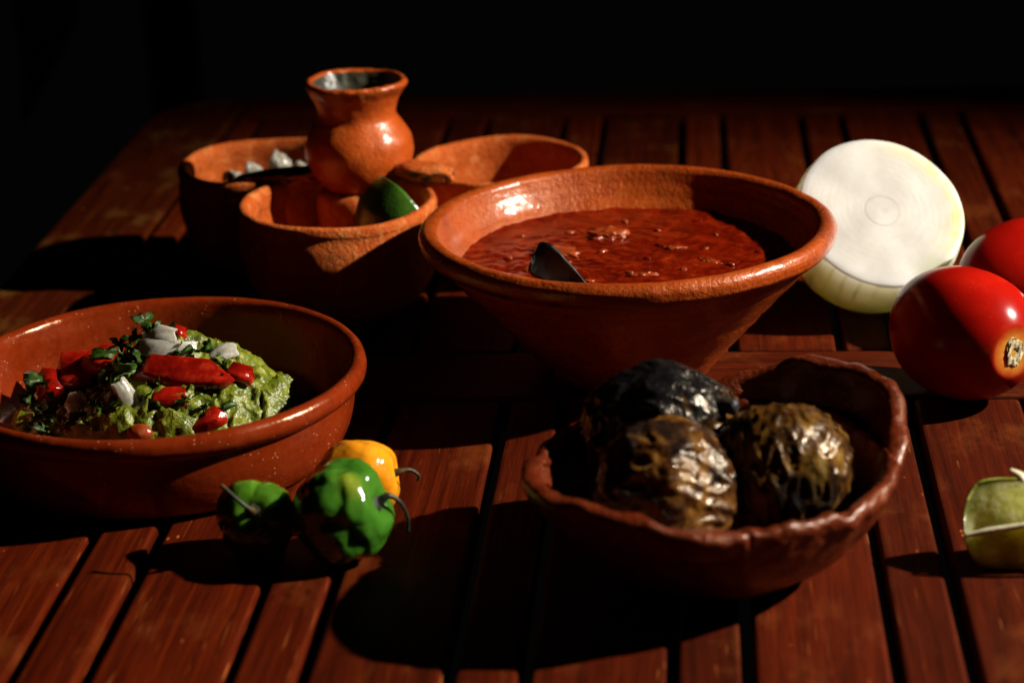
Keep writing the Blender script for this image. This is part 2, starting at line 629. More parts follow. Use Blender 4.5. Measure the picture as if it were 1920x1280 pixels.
hp = [(0.034, 0.046, -0.016), (0.014, 0.034, -0.009), (0.000, 0.029, 0.001), (-0.010, 0.031, 0.0085), (-0.018, 0.031, 0.0145), (-0.0235, 0.0315, 0.0185), (-0.0270, 0.032, 0.0205), (-0.0285, 0.0325, 0.0212)]
o = link('handle', strap(hp, [.0036, .0040, .0052, .0078, .0102, .0112, .0102, .0050], 0.0022, Vector((0.93, 0.10, 0.30)).normalized(), 9), M['steel'], spoon)
me = sphere_mesh(lambda d: Vector((d.x * 0.024, d.y * 0.016, d.z * 0.006 if d.z < 0 else d.z * 0.0045 - 0.002)), 3)
o = link('spoon_bowl', me, M['steel'], spoon)
o.location = (0.050, 0.058, -0.0185)
o.rotation_euler = (0, R(8), R(35))

# ------------------------------------------------------------------ clay server with three bowls and a jar
server = empty('clay_server', (-0.195, 0.240, 0))
tag(server, 'rough terracotta server of three joined bowls with a small jar on top', 'serving dish')
SO = Vector((-0.195, 0.240, 0))


def trio_disp(seed):
    def f(v, s, a):
        r = math.hypot(v.x, v.y)
        if r < 1e-5:
            return Vector((0, 0, 0))
        d = Vector((v.x / r, v.y / r, 0))
        return d * ((nz(v, 20, seed) * 0.0022 + nz(v, 90, seed) * 0.0005) * min(1, r / .03)) + Vector((0, 0, (nz((v.x, v.y, 0), 16, seed) * 0.0022 + nz(v, 110, seed) * .0003) * min(1, v.z / .04)))
    return f


def bowl_prof(k):
    p = [(0, 0), (0.022, 0), (0.034, 0.001), (0.048, 0.009), (0.0605, 0.026), (0.0665, 0.048), (0.0668, 0.062), (0.0655, 0.0715), (0.0660, 0.0755), (0.0650, 0.0795),
         (0.0620, 0.0805), (0.0592, 0.0780), (0.0580, 0.0720), (0.0585, 0.060), (0.0570, 0.044), (0.050, 0.026), (0.036, 0.013), (0.018, 0.009), (0, 0.008)]
    return [(r * k, z) for r, z in p]


for (x, y, k, sd) in ((-0.2715, 0.2815, 0.985, 4.0), (-0.1010, 0.2760, 0.985, 9.0), (-0.2035, 0.1790, 1.035, 14.0)):
    o = link('bowl', lathe(bowl_prof(k), 160, 6, trio_disp(sd)), M['trio'], server)
    o.location = Vector((x, y, 0.0006)) - SO


def jar_disp(v, s, a):
    r = math.hypot(v.x, v.y)
    if r < 1e-5:
        return Vector((0, 0, 0))
    d = Vector((v.x / r, v.y / r, 0))
    q = nz(v, 28, 6) * 0.0016 + nz(v, 100, 6) * 0.0006
    if v.z > 0.075:
        q += nz(v, 160, 2) * 0.0009
    return d * q + Vector((0, 0, (nz((v.x, v.y, 0), 34, 3) * 0.0014 + nz(v, 150, 4) * .0006) if v.z > 0.06 else 0))


jp = [(0, 0), (0.018, 0), (0.0255, 0.001), (0.0300, 0.006), (0.0365, 0.017), (0.0392, 0.029), (0.0380, 0.040), (0.0325, 0.051), (0.0288, 0.058), (0.0290, 0.065),
      (0.0322, 0.074), (0.0355, 0.0805), (0.0368, 0.0845), (0.0352, 0.0868), (0.0322, 0.0860), (0.0300, 0.0810), (0.0262, 0.070), (0.0240, 0.060), (0.0270, 0.050),
      (0.033, 0.038), (0.033, 0.026), (0.026, 0.010), (0, 0.006)]
jar = link('jar', lathe(jp, 160, 7, jar_disp, lambda s: 1 if s > 0.655 else 0), [M['jar'], M['jar_in']], server)
jar.location = Vector((-0.1965, 0.2430, 0.0712)) - SO
jar.scale = (0.97, 0.97, 0.90)


def web(a, b, w, seed):
    """clay bridge between two bowls: rough tapering slab, black glazed on top"""
    a, b = Vector(a), Vector(b)
    mid = (a + b) / 2
    ax = (b - a)
    L_ = ax.length / 2
    ax.normalize()
    sd = Vector((-ax.y, ax.x, 0))

    def fn(d):
        x = math.copysign(abs(d.x) ** 0.75, d.x) * L_
        y = math.copysign(abs(d.y) ** 0.8, d.y) * w * (1.0 + 0.25 * d.x)
        z = math.copysign(abs(d.z) ** 0.6, d.z) * 0.0060
        k = 1 + 0.14 * noise.noise(d * 2 + Vector((seed, 0, 0))) + .05 * noise.noise(d * 7 + Vector((seed, 0, 0)))
        return (ax * x + sd * y + Vector((0, 0, z))) * k
    me = sphere_mesh(fn, 5)
    o = link('bridge', me, [M['trio'], M['black_glaze']], server)
    for p in me.polygons:
        p.material_index = 1 if (p.normal.z > 0.12 + 0.2 * noise.noise(p.center * 200)) else 0
    o.location = mid - SO
    o['label'] = 'black topped clay bridge between two bowls'
    return o


web((-0.2860, 0.2260, 0.0800), (-0.2230, 0.2380, 0.0830), 0.0100, 3.0)
web((-0.1270, 0.2060, 0.0880), (-0.1690, 0.2280, 0.0900), 0.0110, 8.0)
# hidden core that the jar stands on
o = link('core', lathe([(0, 0.03), (0.02, 0.03), (0.03, 0.04), (0.034, 0.062), (0.030, 0.0715), (0.015, 0.0722), (0, 0.0722)], 64, 4, trio_disp(2.0)), M['trio'], server)
o.location = Vector((-0.1965, 0.2430, 0)) - SO

# ------------------------------------------------------------------ food materials


def food(name, stops, rough=0.25, scale=60, bump=0.3, bdist=0.0008, bscale=220, sss=0.0, sssr=(0.004, 0.002, 0.001), **kw):
    t = NT(name)
    col = t.ramp(t.noise(scale, 4, 0.55), stops)
    m = t.done(col, rough, t.bump(t.noise(bscale, 4), bump, bdist), **kw)
    if sss:
        t.b.inputs['Subsurface Weight'].default_value = sss
        t.b.inputs['Subsurface Radius'].default_value = sssr
        t.b.inputs['Subsurface Scale'].default_value = 1.0
    return m


M['onion_bit'] = food('onion_flesh', [(0.3, (0.28, 0.26, 0.21)), (0.6, (0.42, 0.40, 0.34)), (0.8, (0.56, 0.55, 0.48))], 0.2, 120, 0.35, sss=0.8, sssr=(0.010, 0.009, 0.007))
M['tom_bit'] = food('tomato_flesh', [(0.3, (0.12, 0.003, 0.001)), (0.55, (0.25, 0.006, 0.002)), (0.8, (0.42, 0.035, 0.010))], 0.13, 130, 0.5, sss=0.4, sssr=(0.008, 0.0015, 0.0008))
M['guac'] = food('guacamole', [(0.25, (0.045, 0.060, 0.004)), (0.5, (0.125, 0.150, 0.008)), (0.72, (0.24, 0.24, 0.022)), (0.85, (0.34, 0.30, 0.05))], 0.32, 120, 0.8, 0.0022, 240, sss=0.1, sssr=(0.003, 0.003, 0.0008))
M['leaf'] = food('cilantro_leaf', [(0.3, (0.020, 0.055, 0.005)), (0.6, (0.060, 0.13, 0.010)), (0.8, (0.15, 0.24, 0.025))], 0.38, 150, 0.4, 0.0006, 500)
M['leaf_pale'] = food('pale_leaf', [(0.3, (0.14, 0.20, 0.03)), (0.7, (0.34, 0.40, 0.09))], 0.35, 120, 0.3)

# ------------------------------------------------------------------ glazed dish with guacamole
PC = Vector((-0.2745, -0.0690, 0.0006))


def plate_disp(v, s, a):
    r = math.hypot(v.x, v.y)
    if r < 1e-5:
        return Vector((0, 0, 0))
    d = Vector((v.x / r, v.y / r, 0))
    return d * (nz(v, 10, 5) * 0.0014 + nz(v, 60, 1) * 0.00022) + Vector((0, 0, nz((v.x, v.y, 0), 8, 2) * 0.0012 * min(1, v.z / .03) + nz(v, 80, 3) * .0002))


pp = [(0, 0.001), (0.085, 0.001), (0.0995, 0.0015), (0.1055, 0.0060), (0.1105, 0.0160), (0.1135, 0.0270), (0.1148, 0.0375), (0.1155, 0.0410), (0.1195, 0.0432), (0.1222, 0.0475),
      (0.1218, 0.0525), (0.1190, 0.0555), (0.1155, 0.0553), (0.1130, 0.0525), (0.1112, 0.0450), (0.1095, 0.0300), (0.1050, 0.0160), (0.0960, 0.0100), (0.080, 0.0085), (0.04, 0.008), (0, 0.008)]
plate = link('glazed_dish', lathe(pp, 300, 7, plate_disp), M['plate'])
plate.location = PC
tag(plate, 'wide glazed terracotta dish with chipped rim holding guacamole, cut off by the left edge', 'dish')


def mound_h(x, y):
    """height of the guacamole above the table at world x, y"""
    u = (x + 0.2830) / 0.087
    v = (y + 0.0500) / 0.060
    d = u * u + v * v
    if d > 1.25:
        return -1.0
    left = min(1.0, max(0.0, (x + 0.3300) / 0.035))
    left = left * left * (3 - 2 * left)
    base = 0.008 + (0.016 + 0.018 * left) * max(0.0, 1 - d * d / 1.1) ** 0.42 + 0.022 * math.exp(-(((x + 0.266) / 0.034) ** 2 + ((y + 0.045) / 0.034) ** 2))
    p = Vector((x, y, 0.0))
    q = p + Vector((noise.noise(p * 60), noise.noise(p * 60 + Vector((5, 5, 5))), 0)) * 0.012
    w = 0.0055 * noise.noise(q * 62 + Vector((3, 1, 0))) + 0.0034 * (0.35 - abs(noise.noise(q * 110 + Vector((9, 2, 4))))) * 2
    return base + w * min(1.0, max(0.0, 1.3 - d) * 3)


bm = bmesh.new()
G = 150
grid = {}
for i in range(G + 1):
    for j in range(G + 1):
        x = -0.29 + 0.095 * (2 * i / G - 1)
        y = -0.05 + 0.075 * (2 * j / G - 1)
        h = mound_h(x, y)
        if h > 0:
            h += nz((x, y, h), 200, 3) * 0.0024 + nz((x, y, h), 460, 1) * 0.0013
            k = 0.0022
            grid[i, j] = bm.verts.new((x + 0.29 + nz((x, y, h), 140, 7) * k, y + 0.05 + nz((x, y, h), 140, 17) * k, h - 0.008))
for i in range(G):
    for j in range(G):
        q = [grid.get(p) for p in ((i, j), (i + 1, j), (i + 1, j + 1), (i, j + 1))]
        if all(q):
            bm.faces.new(q)
# skirt down to the dish floor so that the mound is closed
be = [e for e in bm.edges if e.is_boundary]
ex = bmesh.ops.extrude_edge_only(bm, edges=be)
for v in [g for g in ex['geom'] if isinstance(g, bmesh.types.BMVert)]:
    v.co.z = 0.0004
me = bpy.data.meshes.new('guac')
bm.to_mesh(me)
bm.free()
guac = link('guacamole', me, M['guac'])
guac.location = (-0.29, -0.05, 0.0088)
tag(guac, 'mound of chunky green guacamole in the glazed dish', 'guacamole')


def onion_piece(L_, W_, T_, bend, seed):
    """curved slab of cut onion"""
    bm = bmesh.new()
    bmesh.ops.create_cube(bm, size=1.0)
    bmesh.ops.subdivide_edges(bm, edges=list(bm.edges), cuts=7, use_grid_fill=True)
    for v in bm.verts:
        x, y, z = v.co
        r = 1 + 0.55 * noise.noise(Vector((x * 2.0 + seed, (0.6 if y > 0 else -0.6), 0)))
        a = x * bend
        rr = L_ / max(bend, 0.05)
        zz = z * T_ * (1 + 0.5 * noise.noise(Vector((x * 3 + seed, y * 3, 1)))) + 0.0012 * noise.noise(Vector((x * 4, y * 4, seed)))
        xs = 1 + 0.12 * noise.noise(Vector((y * 3, seed, 0)))
        v.co = Vector((math.sin(a * xs) * (rr + zz), y * W_ * r * (1 - 0.5 * abs(x)), math.cos(a * xs) * (rr + zz) - rr - 0.0015 * (2 * y) ** 2))
    bmesh.ops.bevel(bm, geom=[e for e in bm.edges if e.calc_face_angle(0) > 0.9], offset=T_ * 0.10, segments=2, affect='EDGES')
    me = bpy.data.meshes.new('onion_piece')
    bm.to_mesh(me)
    bm.free()
    me.set_sharp_from_angle(angle=R(32))
    return me


def chunk(L_, W_, H_, seed, sub=3, sq=0.62):
    """diced tomato: flat cut faces, one rounded skin side"""
    rnd = random.Random(int(abs(seed) * 1000) + 5)
    bm = bmesh.new()
    for sx in (-1, 1):
        for sy in (-1, 1):
            for sz in (-1, 1):
                k = 0.72 if sz > 0 else 1.0
                bm.verts.new((sx * L_ * rnd.uniform(0.72, 1.08) * k, sy * W_ * rnd.uniform(0.7, 1.15), sz * H_ * rnd.uniform(0.7, 1.1)))
    for i in range(26):
        a = rnd.uniform(-1, 1)
        b = rnd.uniform(-1, 1)
        bm.verts.new((a * L_ * 0.95, -W_ * (1.05 + 0.45 * (1 - a * a) * (1 - b * b)), b * H_ * 0.92 * (1 - 0.3 * a * a)))
    bm.verts.new((L_ * rnd.uniform(1.1, 1.3), 0, -H_ * 0.3))
    r_ = bmesh.ops.convex_hull(bm, input=list(bm.verts))
    bmesh.ops.delete(bm, geom=[v for v in bm.verts if not v.link_faces], context='VERTS')
    bmesh.ops.dissolve_limit(bm, angle_limit=R(14), verts=list(bm.verts), edges=list(bm.edges))
    bmesh.ops.bevel(bm, geom=list(bm.edges), offset=min(L_, W_, H_) * 0.16, segments=2, affect='EDGES', clamp_overlap=True)
    bmesh.ops.recalc_face_normals(bm, faces=bm.faces)
    me = bpy.data.meshes.new('chunk')
    bm.to_mesh(me)
    bm.free()
    me.set_sharp_from_angle(angle=R(50))
    return me


def leaf_mesh(size, seed, lobes=3, curl=0.5):
    """cut herb leaf: lobed, toothed outline, folded along the midrib, with thickness"""
    rnd = random.Random(seed)
    bm = bmesh.new()
    n = 36
    rings = [0.0, 0.33, 0.66, 1.0]
    rows = []
    for q in rings:
        row = []
        for k in range(n):
            a = 2 * PI * k / n
            rr = 0.62 + 0.30 * math.cos(lobes * a) + 0.10 * math.cos(lobes * 3 * a + seed) + rnd.uniform(-.03, .03)
            x, y = q * rr * math.cos(a) * size, q * rr * math.sin(a) * size * 0.8
            z = curl * (abs(y) * 0.8 - (x * x + y * y) / size * 0.7) + noise.noise(Vector((x / size * 2 + seed, y / size * 2, 0))) * size * 0.22
            row.append(bm.verts.new((x, y, z)) if q > 0 or k == 0 else rows_c)
            if q == 0:
                rows_c = row[0]
        rows.append(row)
    for i in range(len(rings) - 1):
        for k in range(n):
            if i == 0:
                bm.faces.new((rows[0][0], rows[1][k], rows[1][(k + 1) % n]))
            else:
                bm.faces.new((rows[i][k], rows[i + 1][k], rows[i + 1][(k + 1) % n], rows[i][(k + 1) % n]))
    bmesh.ops.solidify(bm, geom=list(bm.faces), thickness=0.0003)
    me = bpy.data.meshes.new('leaf')
    bm.to_mesh(me)
    bm.free()
    return me


def put(name, me, mat, loc, rot, label, cat, group):
    o = link(name, me, mat)
    o.location = loc
    o.rotation_euler = [R(a) for a in rot]
    tag(o, label, cat, group)
    return o


for (loc, rot, dims, lab) in [
    ((-0.2690, -0.0655, 0.0620), (58, 6, 8), (0.036, 0.019, 0.0030, 1.5), 'widest curved white onion slice on top of the guacamole'),
    ((-0.2770, -0.0585, 0.0695), (55, -12, -14), (0.024, 0.014, 0.0028, 1.3), 'white onion slice stacked on the widest onion slice'),
    ((-0.2400, -0.0535, 0.0565), (50, -14, 20), (0.020, 0.010, 0.0028, 1.2), 'white onion slice behind the right end of the long tomato wedge'),
    ((-0.3250, -0.0700, 0.0307), (62, 30, 10), (0.013, 0.015, 0.0045, 0.5), 'small white onion cube near the left end of the guacamole'),
    ((-0.2860, -0.0900, 0.0420), (55, 70, 10), (0.026, 0.012, 0.0042, 0.9), 'narrow white onion slice standing beside the square tomato piece'),
    ((-0.3325, -0.0690, 0.0252), (40, 10, -20), (0.010, 0.009, 0.0040, 0.4), 'dim onion bit beside the small white onion cube'),
]:
    put('onion_piece', onion_piece(dims[0], dims[1], dims[2], dims[3], loc[0] * 90), M['onion_bit'], loc, rot, lab, 'onion', 'onion pieces on the guacamole')

for (loc, rot, dims, lab) in [
    ((-0.2600, -0.0745, 0.0525), (24, 4, -6), (0.0290, 0.0075, 0.0052), 'long bright red tomato wedge across the top of the guacamole'),
    ((-0.2645, -0.0880, 0.0405), (30, 3, 4), (0.0135, 0.0060, 0.0068), 'square red tomato piece below the long tomato wedge'),
    ((-0.2420, -0.0960, 0.0300), (20, -24, 10), (0.0105, 0.0050, 0.0050), 'small red tomato piece behind the front rim'),
    ((-0.2270, -0.0655, 0.0490), (20, 20, 0), (0.0090, 0.0050, 0.0040), 'red tomato tip under the right end of the long wedge'),
    ((-0.3305, -0.0280, 0.0362), (20, -8, 20), (0.0190, 0.0110, 0.0080), 'dark red tomato piece at the back left of the guacamole'),
    ((-0.3155, -0.0300, 0.0432), (10, 12, -20), (0.0140, 0.0090, 0.0070), 'dark red tomato piece under the round dark leaf'),
    ((-0.3485, -0.0400, 0.0302), (30, 20, 40), (0.0110, 0.0080, 0.0100), 'dark red tomato piece beside the leftmost leaf'),
    ((-0.3035, -0.0810, 0.0252), (0, 20, 10), (0.0110, 0.0080, 0.0080), 'brownish tomato piece right of the small onion cube'),
    ((-0.3245, -0.0800, 0.0192), (0, -10, 30), (0.0100, 0.0080, 0.0070), 'dark tomato piece below the small onion cube'),
    ((-0.2660, -0.0475, 0.0675), (0, 30, 10), (0.0055, 0.0045, 0.0040), 'tiny tomato bit behind the upper onion slice'),
]:
    put('tomato_piece', chunk(dims[0], dims[1], dims[2], loc[0] * 70, 4), M['tom_bit'], loc, rot, lab, 'tomato', 'tomato pieces on the guacamole')

for (loc, rot, size, lobes, pale, lab) in [
    ((-0.2835, -0.0535, 0.0775), (40, -20, 60), 0.0105, 3, 0, 'topmost cilantro leaf above the stacked onion slice'),
    ((-0.2780, -0.0555, 0.0730), (50, 20, 10), 0.0085, 5, 0, 'cilantro leaf just behind the stacked onion slice'),
    ((-0.2690, -0.0535, 0.0705), (30, 30, -40), 0.0075, 3, 0, 'cilantro leaf at the right shoulder of the stacked onion slice'),
    ((-0.2900, -0.0575, 0.0675), (60, -10, 30), 0.0090, 5, 0, 'cilantro leaf left of the stacked onion slice'),
    ((-0.2850, -0.0715, 0.0625), (70, 0, 80), 0.0070, 3, 0, 'cilantro leaf lying on the left end of the widest onion slice'),
    ((-0.2990, -0.0575, 0.0635), (35, 10, 0), 0.0095, 5, 0, 'feathery cilantro sprig on the back of the guacamole'),
    ((-0.3145, -0.0360, 0.0502), (45, 10, 20), 0.0100, 2, 0, 'round dark leaf above the dark red tomato pieces'),
    ((-0.2950, -0.0775, 0.0555), (55, -20, -30), 0.0130, 3, 0, 'broad cilantro leaf left of the long tomato wedge'),
    ((-0.3075, -0.0580, 0.0382), (60, 50, 80), 0.0110, 2, 1, 'pale folded herb stem hanging below the broad leaf'),
    ((-0.3515, -0.0480, 0.0372), (50, 30, 50), 0.0135, 2, 0, 'leftmost broad green leaf standing up on the guacamole'),
    ((-0.3585, -0.0520, 0.0282), (40, 50, 10), 0.0110, 3, 0, 'dark leaf hanging at the far left end of the guacamole'),
    ((-0.3415, -0.0620, 0.0302), (50, 10, 0), 0.0085, 3, 0, 'dark leaf between the leftmost leaf and the small onion cube'),
    ((-0.2760, -0.0930, 0.0420), (55, -20, -60), 0.0095, 5, 0, 'cilantro leaf overlapping the narrow standing onion slice'),
    ((-0.2680, -0.0950, 0.0390), (45, 10, 120), 0.0085, 3, 0, 'cilantro leaf at the lower corner of the square tomato piece'),
    ((-0.2465, -0.0495, 0.0605), (60, 0, 100), 0.0075, 2, 0, 'small leaf between the widest onion slice and the right one'),
    ((-0.3115, -0.0860, 0.0202), (40, 0, 20), 0.0095, 5, 0, 'dark cilantro leaf just behind the front rim at left'),
    ((-0.2600, -0.1010, 0.0320), (60, -25, -25), 0.0105, 2, 1, 'pale green curled leaf near the front rim'),
]:
    put('cilantro_leaf', leaf_mesh(size, int(-loc[0] * 1e4), lobes, 0.6), M['leaf_pale'] if pale else M['leaf'], loc, rot, lab, 'leaf', 'herb leaves on the guacamole')
rnd = random.Random(4)
for i in range(70):
    x = rnd.uniform(-0.355, -0.228)
    y = rnd.uniform(-0.100, -0.040)
    put('cilantro_bit', leaf_mesh(rnd.uniform(0.0050, 0.0088), i + 3, rnd.choice((2, 3, 5)), 0.7), M['leaf_pale'] if i % 7 == 0 else M['leaf'],
        (x, y, mound_h(x, y) + 0.0035), (rnd.uniform(10, 60), rnd.uniform(-30, 30), rnd.uniform(0, 360)),
        'small chopped cilantro bit scattered over the guacamole', 'leaf', 'chopped cilantro bits on the guacamole')
bean = link('bean', lump(3.3, 0.0080, 0.0055, 0.0055, 0.08), M['meat'])
bean.location = (-0.2785, -0.1085, 0.0285)
tag(bean, 'pinkish orange bean peeking over the front rim of the glazed dish', 'bean')

# diced onion in the left bowl of the server, and what lies in the other two bowls
for (loc, rot, k, lab) in [
    ((-0.2976, 0.2847, 0.0675), (20, 15, 40), 1.0, 'leftmost white onion dice in the left bowl of the server'),
    ((-0.2842, 0.2960, 0.0695), (50, 30, 10), 0.9, 'second white onion dice in the left bowl of the server'),
    ((-0.2665, 0.3100, 0.0715), (35, 45, 20), 1.2, 'largest pointed white onion dice in the left bowl of the server'),
    ((-0.2490, 0.3040, 0.0685), (10, 30, 60), 0.9, 'white onion dice right beside the small jar'),
]:
    put('onion_dice', onion_piece(0.013 * k, 0.011 * k, 0.007 * k, 0.4, loc[0] * 50), M['onion_bit'], loc, rot, lab, 'onion', 'onion dice in the left bowl of the server')
for i in range(8):
    a = i * 2.4
    r_ = 0.012 * math.sqrt(i)
    o = put('onion_dice', onion_piece(0.013, 0.011, 0.008, 0.4, i), M['onion_bit'], (-0.2715 + r_ * math.cos(a), 0.2860 + r_ * math.sin(a), 0.0475 + random.uniform(0, .006)),
            (random.uniform(-40, 40), random.uniform(-40, 40), random.uniform(0, 180)), 'white onion dice lower down in the left bowl of the server', 'onion', 'onion dice low in the left bowl of the server')
put('herb_sprig', leaf_mesh(0.0085, 77, 5, 0.6), M['leaf'], (-0.1065, 0.2867, 0.0540), (50, 10, 30), 'bright green herb sprig inside the right bowl of the server', 'herb', None)

t = NT('lime_rind')
vr = t.voro(520)
M['lime_dark'] = t.done(t.ramp(t.noise(45, 4), [(0.3, (0.020, 0.060, 0.006)), (0.6, (0.045, 0.12, 0.010)), (0.8, (0.09, 0.19, 0.02))]), 0.28, t.bump(vr, 0.25, 0.0006))
t = NT('pale_lime_rind')
vr = t.voro(520)
M['lime_pale'] = t.done(t.ramp(t.noise(60, 5, 0.6), [(0.28, (0.10, 0.14, 0.016)), (0.5, (0.24, 0.27, 0.035)), (0.68, (0.42, 0.42, 0.10)), (0.82, (0.60, 0.56, 0.30))]), 0.3, t.bump(vr, 0.3, 0.0008, t.bump(t.noise(120, 4), 0.3, 0.002)))
t = NT('lime_pith')
M['pith'] = t.done(t.ramp(t.noise(160, 4), [(0.3, (0.50, 0.42, 0.24)), (0.7, (0.70, 0.64, 0.46))]), 0.4, t.bump(t.noise(300, 4), 0.4, 0.001))
t = NT('lime_pulp')
t.b.inputs['Subsurface Weight'].default_value = 0.8
t.b.inputs['Subsurface Radius'].default_value = (0.060, 0.055, 0.020)
t.b.inputs['Subsurface Scale'].default_value = 1.0
M['lime_pulp'] = t.done(t.ramp(t.noise(75, 5, 0.6), [(0.3, (0.26, 0.27, 0.04)), (0.5, (0.50, 0.47, 0.12)), (0.68, (0.70, 0.64, 0.34)), (0.8, (0.82, 0.77, 0.58))]), 0.2, t.bump(t.noise(150, 4), 0.7, 0.0020))


def wedge(name, loc, axis, facing, r, half, ang, crush, seed, rind, label, cat, group=None, blunt=0.85):
    """citrus wedge: rind on the outside, two pulp faces meeting at the core edge, pale pith rim"""
    root = empty(name, loc)
    tag(root, label, cat, group)
    X = Vector(axis).normalized()
    F = Vector(facing)
    F = (F - X * F.dot(X)).normalized()
    S = X.cross(F)

    def pt(u, th, k):
        ph = PI * u
        rr_ = r * (max(0.0, math.sin(ph)) ** blunt) * k
        p = X * (-half * math.cos(ph)) + (F * math.cos(th) + S * math.sin(th)) * rr_
        return p + Vector((nz(p, 45, seed), nz(p, 45, seed + 4), nz(p, 45, seed + 9))) * crush
    nu, nt = 36, 26
    V, Fc = [], []
    for i in range(nu + 1):
        for j in range(nt + 1):
            V.append(pt(0.002 + 0.996 * i / nu, (j / nt - 0.5) * ang, 1.0))
    for i in range(nu):
        for j in range(nt):
            q0 = i * (nt + 1) + j
            Fc.append((q0, q0 + 1, q0 + nt + 2, q0 + nt + 1))
    me = bpy.data.meshes.new('rind')
    me.from_pydata(V, [], Fc)
    bm = bmesh.new()
    bm.from_mesh(me)
    bmesh.ops.recalc_face_normals(bm, faces=bm.faces)
    bmesh.ops.solidify(bm, geom=list(bm.faces), thickness=0.0016)
    bm.to_mesh(me)
    bm.free()
    link('rind', me, rind, root)
    V, Fc = [], []
    nk = 8
    for sgn in (-1, 1):
        b0 = len(V)
        for i in range(nu + 1):
            for k in range(nk + 1):
                p = pt(0.01 + 0.98 * i / nu, sgn * ang * 0.485, 0.94 * k / nk)
                V.append(p - F * 0.0006 + (S * -sgn) * 0.0022 * math.sin(PI * k / nk) * (0.5 + noise.noise(p * 200)))
        for i in range(nu):
            for k in range(nk):
                q0 = b0 + i * (nk + 1) + k
                Fc.append((q0, q0 + 1, q0 + nk + 2, q0 + nk + 1))
    me = bpy.data.meshes.new('pulp')
    me.from_pydata(V, [], Fc)
    link('pulp', me, M['lime_pulp'], root)
    return root


wedge('lime_wedge', (-0.1590, 0.1830, 0.0735), (0.50, 0.10, -0.86), (-0.52, -0.85, 0.05), 0.0340, 0.0270, R(112), 0.0016, 3.0, M['lime_dark'],
      'dark green lime wedge standing in the front bowl of the server', 'lime')

# ------------------------------------------------------------------ onion half
t = NT('onion_cut')
s = t.sep()
r0_ = t.math('SQRT', t.math('ADD', t.math('POWER', s[0], 2), t.math('POWER', s[1], 2)))
r1_ = t.math('SQRT', t.math('ADD', t.math('POWER', t.math('SUBTRACT', s[0], 0.003), 2), t.math('POWER', t.math('SUBTRACT', s[1], 0.016), 2)))
wr_ = t.math('DIVIDE', r0_, 0.056, clamp=True)
rr = t.math('ADD', t.math('MULTIPLY', r0_, wr_), t.math('MULTIPLY', r1_, t.math('SUBTRACT', 1.0, wr_)))
wob = t.math('MULTIPLY_ADD', t.noise(30, 3), 0.006, rr)
ringw = t.math('SINE', t.math('MULTIPLY', wob, 1150))
fine = t.math('SINE', t.math('MULTIPLY', wob, 4200))
base = t.ramp(t.noise(40, 4), [(0.3, (0.45, 0.43, 0.40)), (0.7, (0.51, 0.49, 0.45))])
col = t.mix(t.math('MULTIPLY', t.ramp(ringw, [(0.0, 0.0), (0.80, 0.0), (0.98, 0.30)]), t.ramp(t.noise(26, 4), [(0.42, 0.0), (0.66, 1.0)])), base, (0.42, 0.38, 0.28))
col = t.mix(t.ramp(fine, [(0.5, 0.0), (1.0, 0.09)]), col, (0.60, 0.57, 0.44))
ed = t.math('MULTIPLY', t.ramp(rr, [(0.038, 0.0), (0.054, 0.8)]), t.ramp(t.noise(55, 4, 0.6), [(0.42, 0.0), (0.62, 1.0)]))
sidem = t.ramp(s[0], [(0.0, 0.0), (0.04, 1.0)])
col = t.mix(t.math('MULTIPLY', ed, sidem), col, (0.42, 0.48, 0.13))
M['onion_cut'] = t.done(col, t.ramp(t.noise(80, 4), [(0.3, 0.35), (0.7, 0.55)]), t.bump(ringw, 0.02, 0.0004, t.bump(t.noise(330, 4), 0.18, 0.0006)), Specular_IOR_Level=0.35)
t.b.inputs['Subsurface Weight'].default_value = 0.6
t.b.inputs['Subsurface Radius'].default_value = (0.045, 0.040, 0.026)
t.b.inputs['Subsurface Scale'].default_value = 1.0
t = NT('onion_skin')
s = t.sep()
ang = t.math('ARCTAN2', s[1], s[0])
vein = t.math('SINE', t.math('MULTIPLY_ADD', t.noise(20, 3), 5.0, t.math('MULTIPLY', ang, 34.0)))
veinm = t.math('MULTIPLY', t.ramp(vein, [(0.5, 0.0), (1.0, 0.4)]), t.ramp(t.noise(16, 3), [(0.42, 0.0), (0.58, 1.0)]))
base = t.ramp(t.noise(18, 3), [(0.35, (0.80, 0.79, 0.66)), (0.6, (0.88, 0.86, 0.77))])
col = t.mix(veinm, base, (0.42, 0.47, 0.18))
M['onion_skin'] = t.done(col, 0.3, t.bump(vein, 0.12, 0.0006), Specular_IOR_Level=0.5)
t.b.inputs['Subsurface Weight'].default_value = 0.9
t.b.inputs['Subsurface Radius'].default_value = (0.060, 0.055, 0.038)
t.b.inputs['Subsurface Scale'].default_value = 1.0

RO = 0.0535
onion = empty('onion_half', (0.1590, 0.176, 0.0))
tag(onion, 'white onion half with its cut face up, showing rings, beside the large bowl', 'onion')
nrm_o = Vector((0.20, -0.66, 0.72)).normalized()
q = nrm_o.to_track_quat('Z', 'Y')
# cut face: shallow stepped rings, then the round outer layer
pf = [(0, 0.0012)]
r = 0.0
ring_r = [0.0115, 0.0155, 0.0200, 0.0245, 0.0290, 0.0335, 0.0380, 0.0425, 0.0470, 0.0510]
for rk in ring_r:
    pf += [(rk - 0.0007, 0.0011), (rk, 0.00107), (rk + 0.0007, 0.0011)]
pf += [(0.0545, 0.0008), (0.0558, 0.0000)]
pf_face = pf[::-1]


def face_disp(v, s, a):
    e = nz(v, 30, 4) * 0.0012
    r_ = math.hypot(v.x, v.y) + 1e-6
    k = min(1, r_ / 0.01)
    return Vector((v.x / r_, v.y / r_, 0)) * e * k + Vector((0, 0, nz((v.x, v.y, 0), 40, 1) * 0.0009))


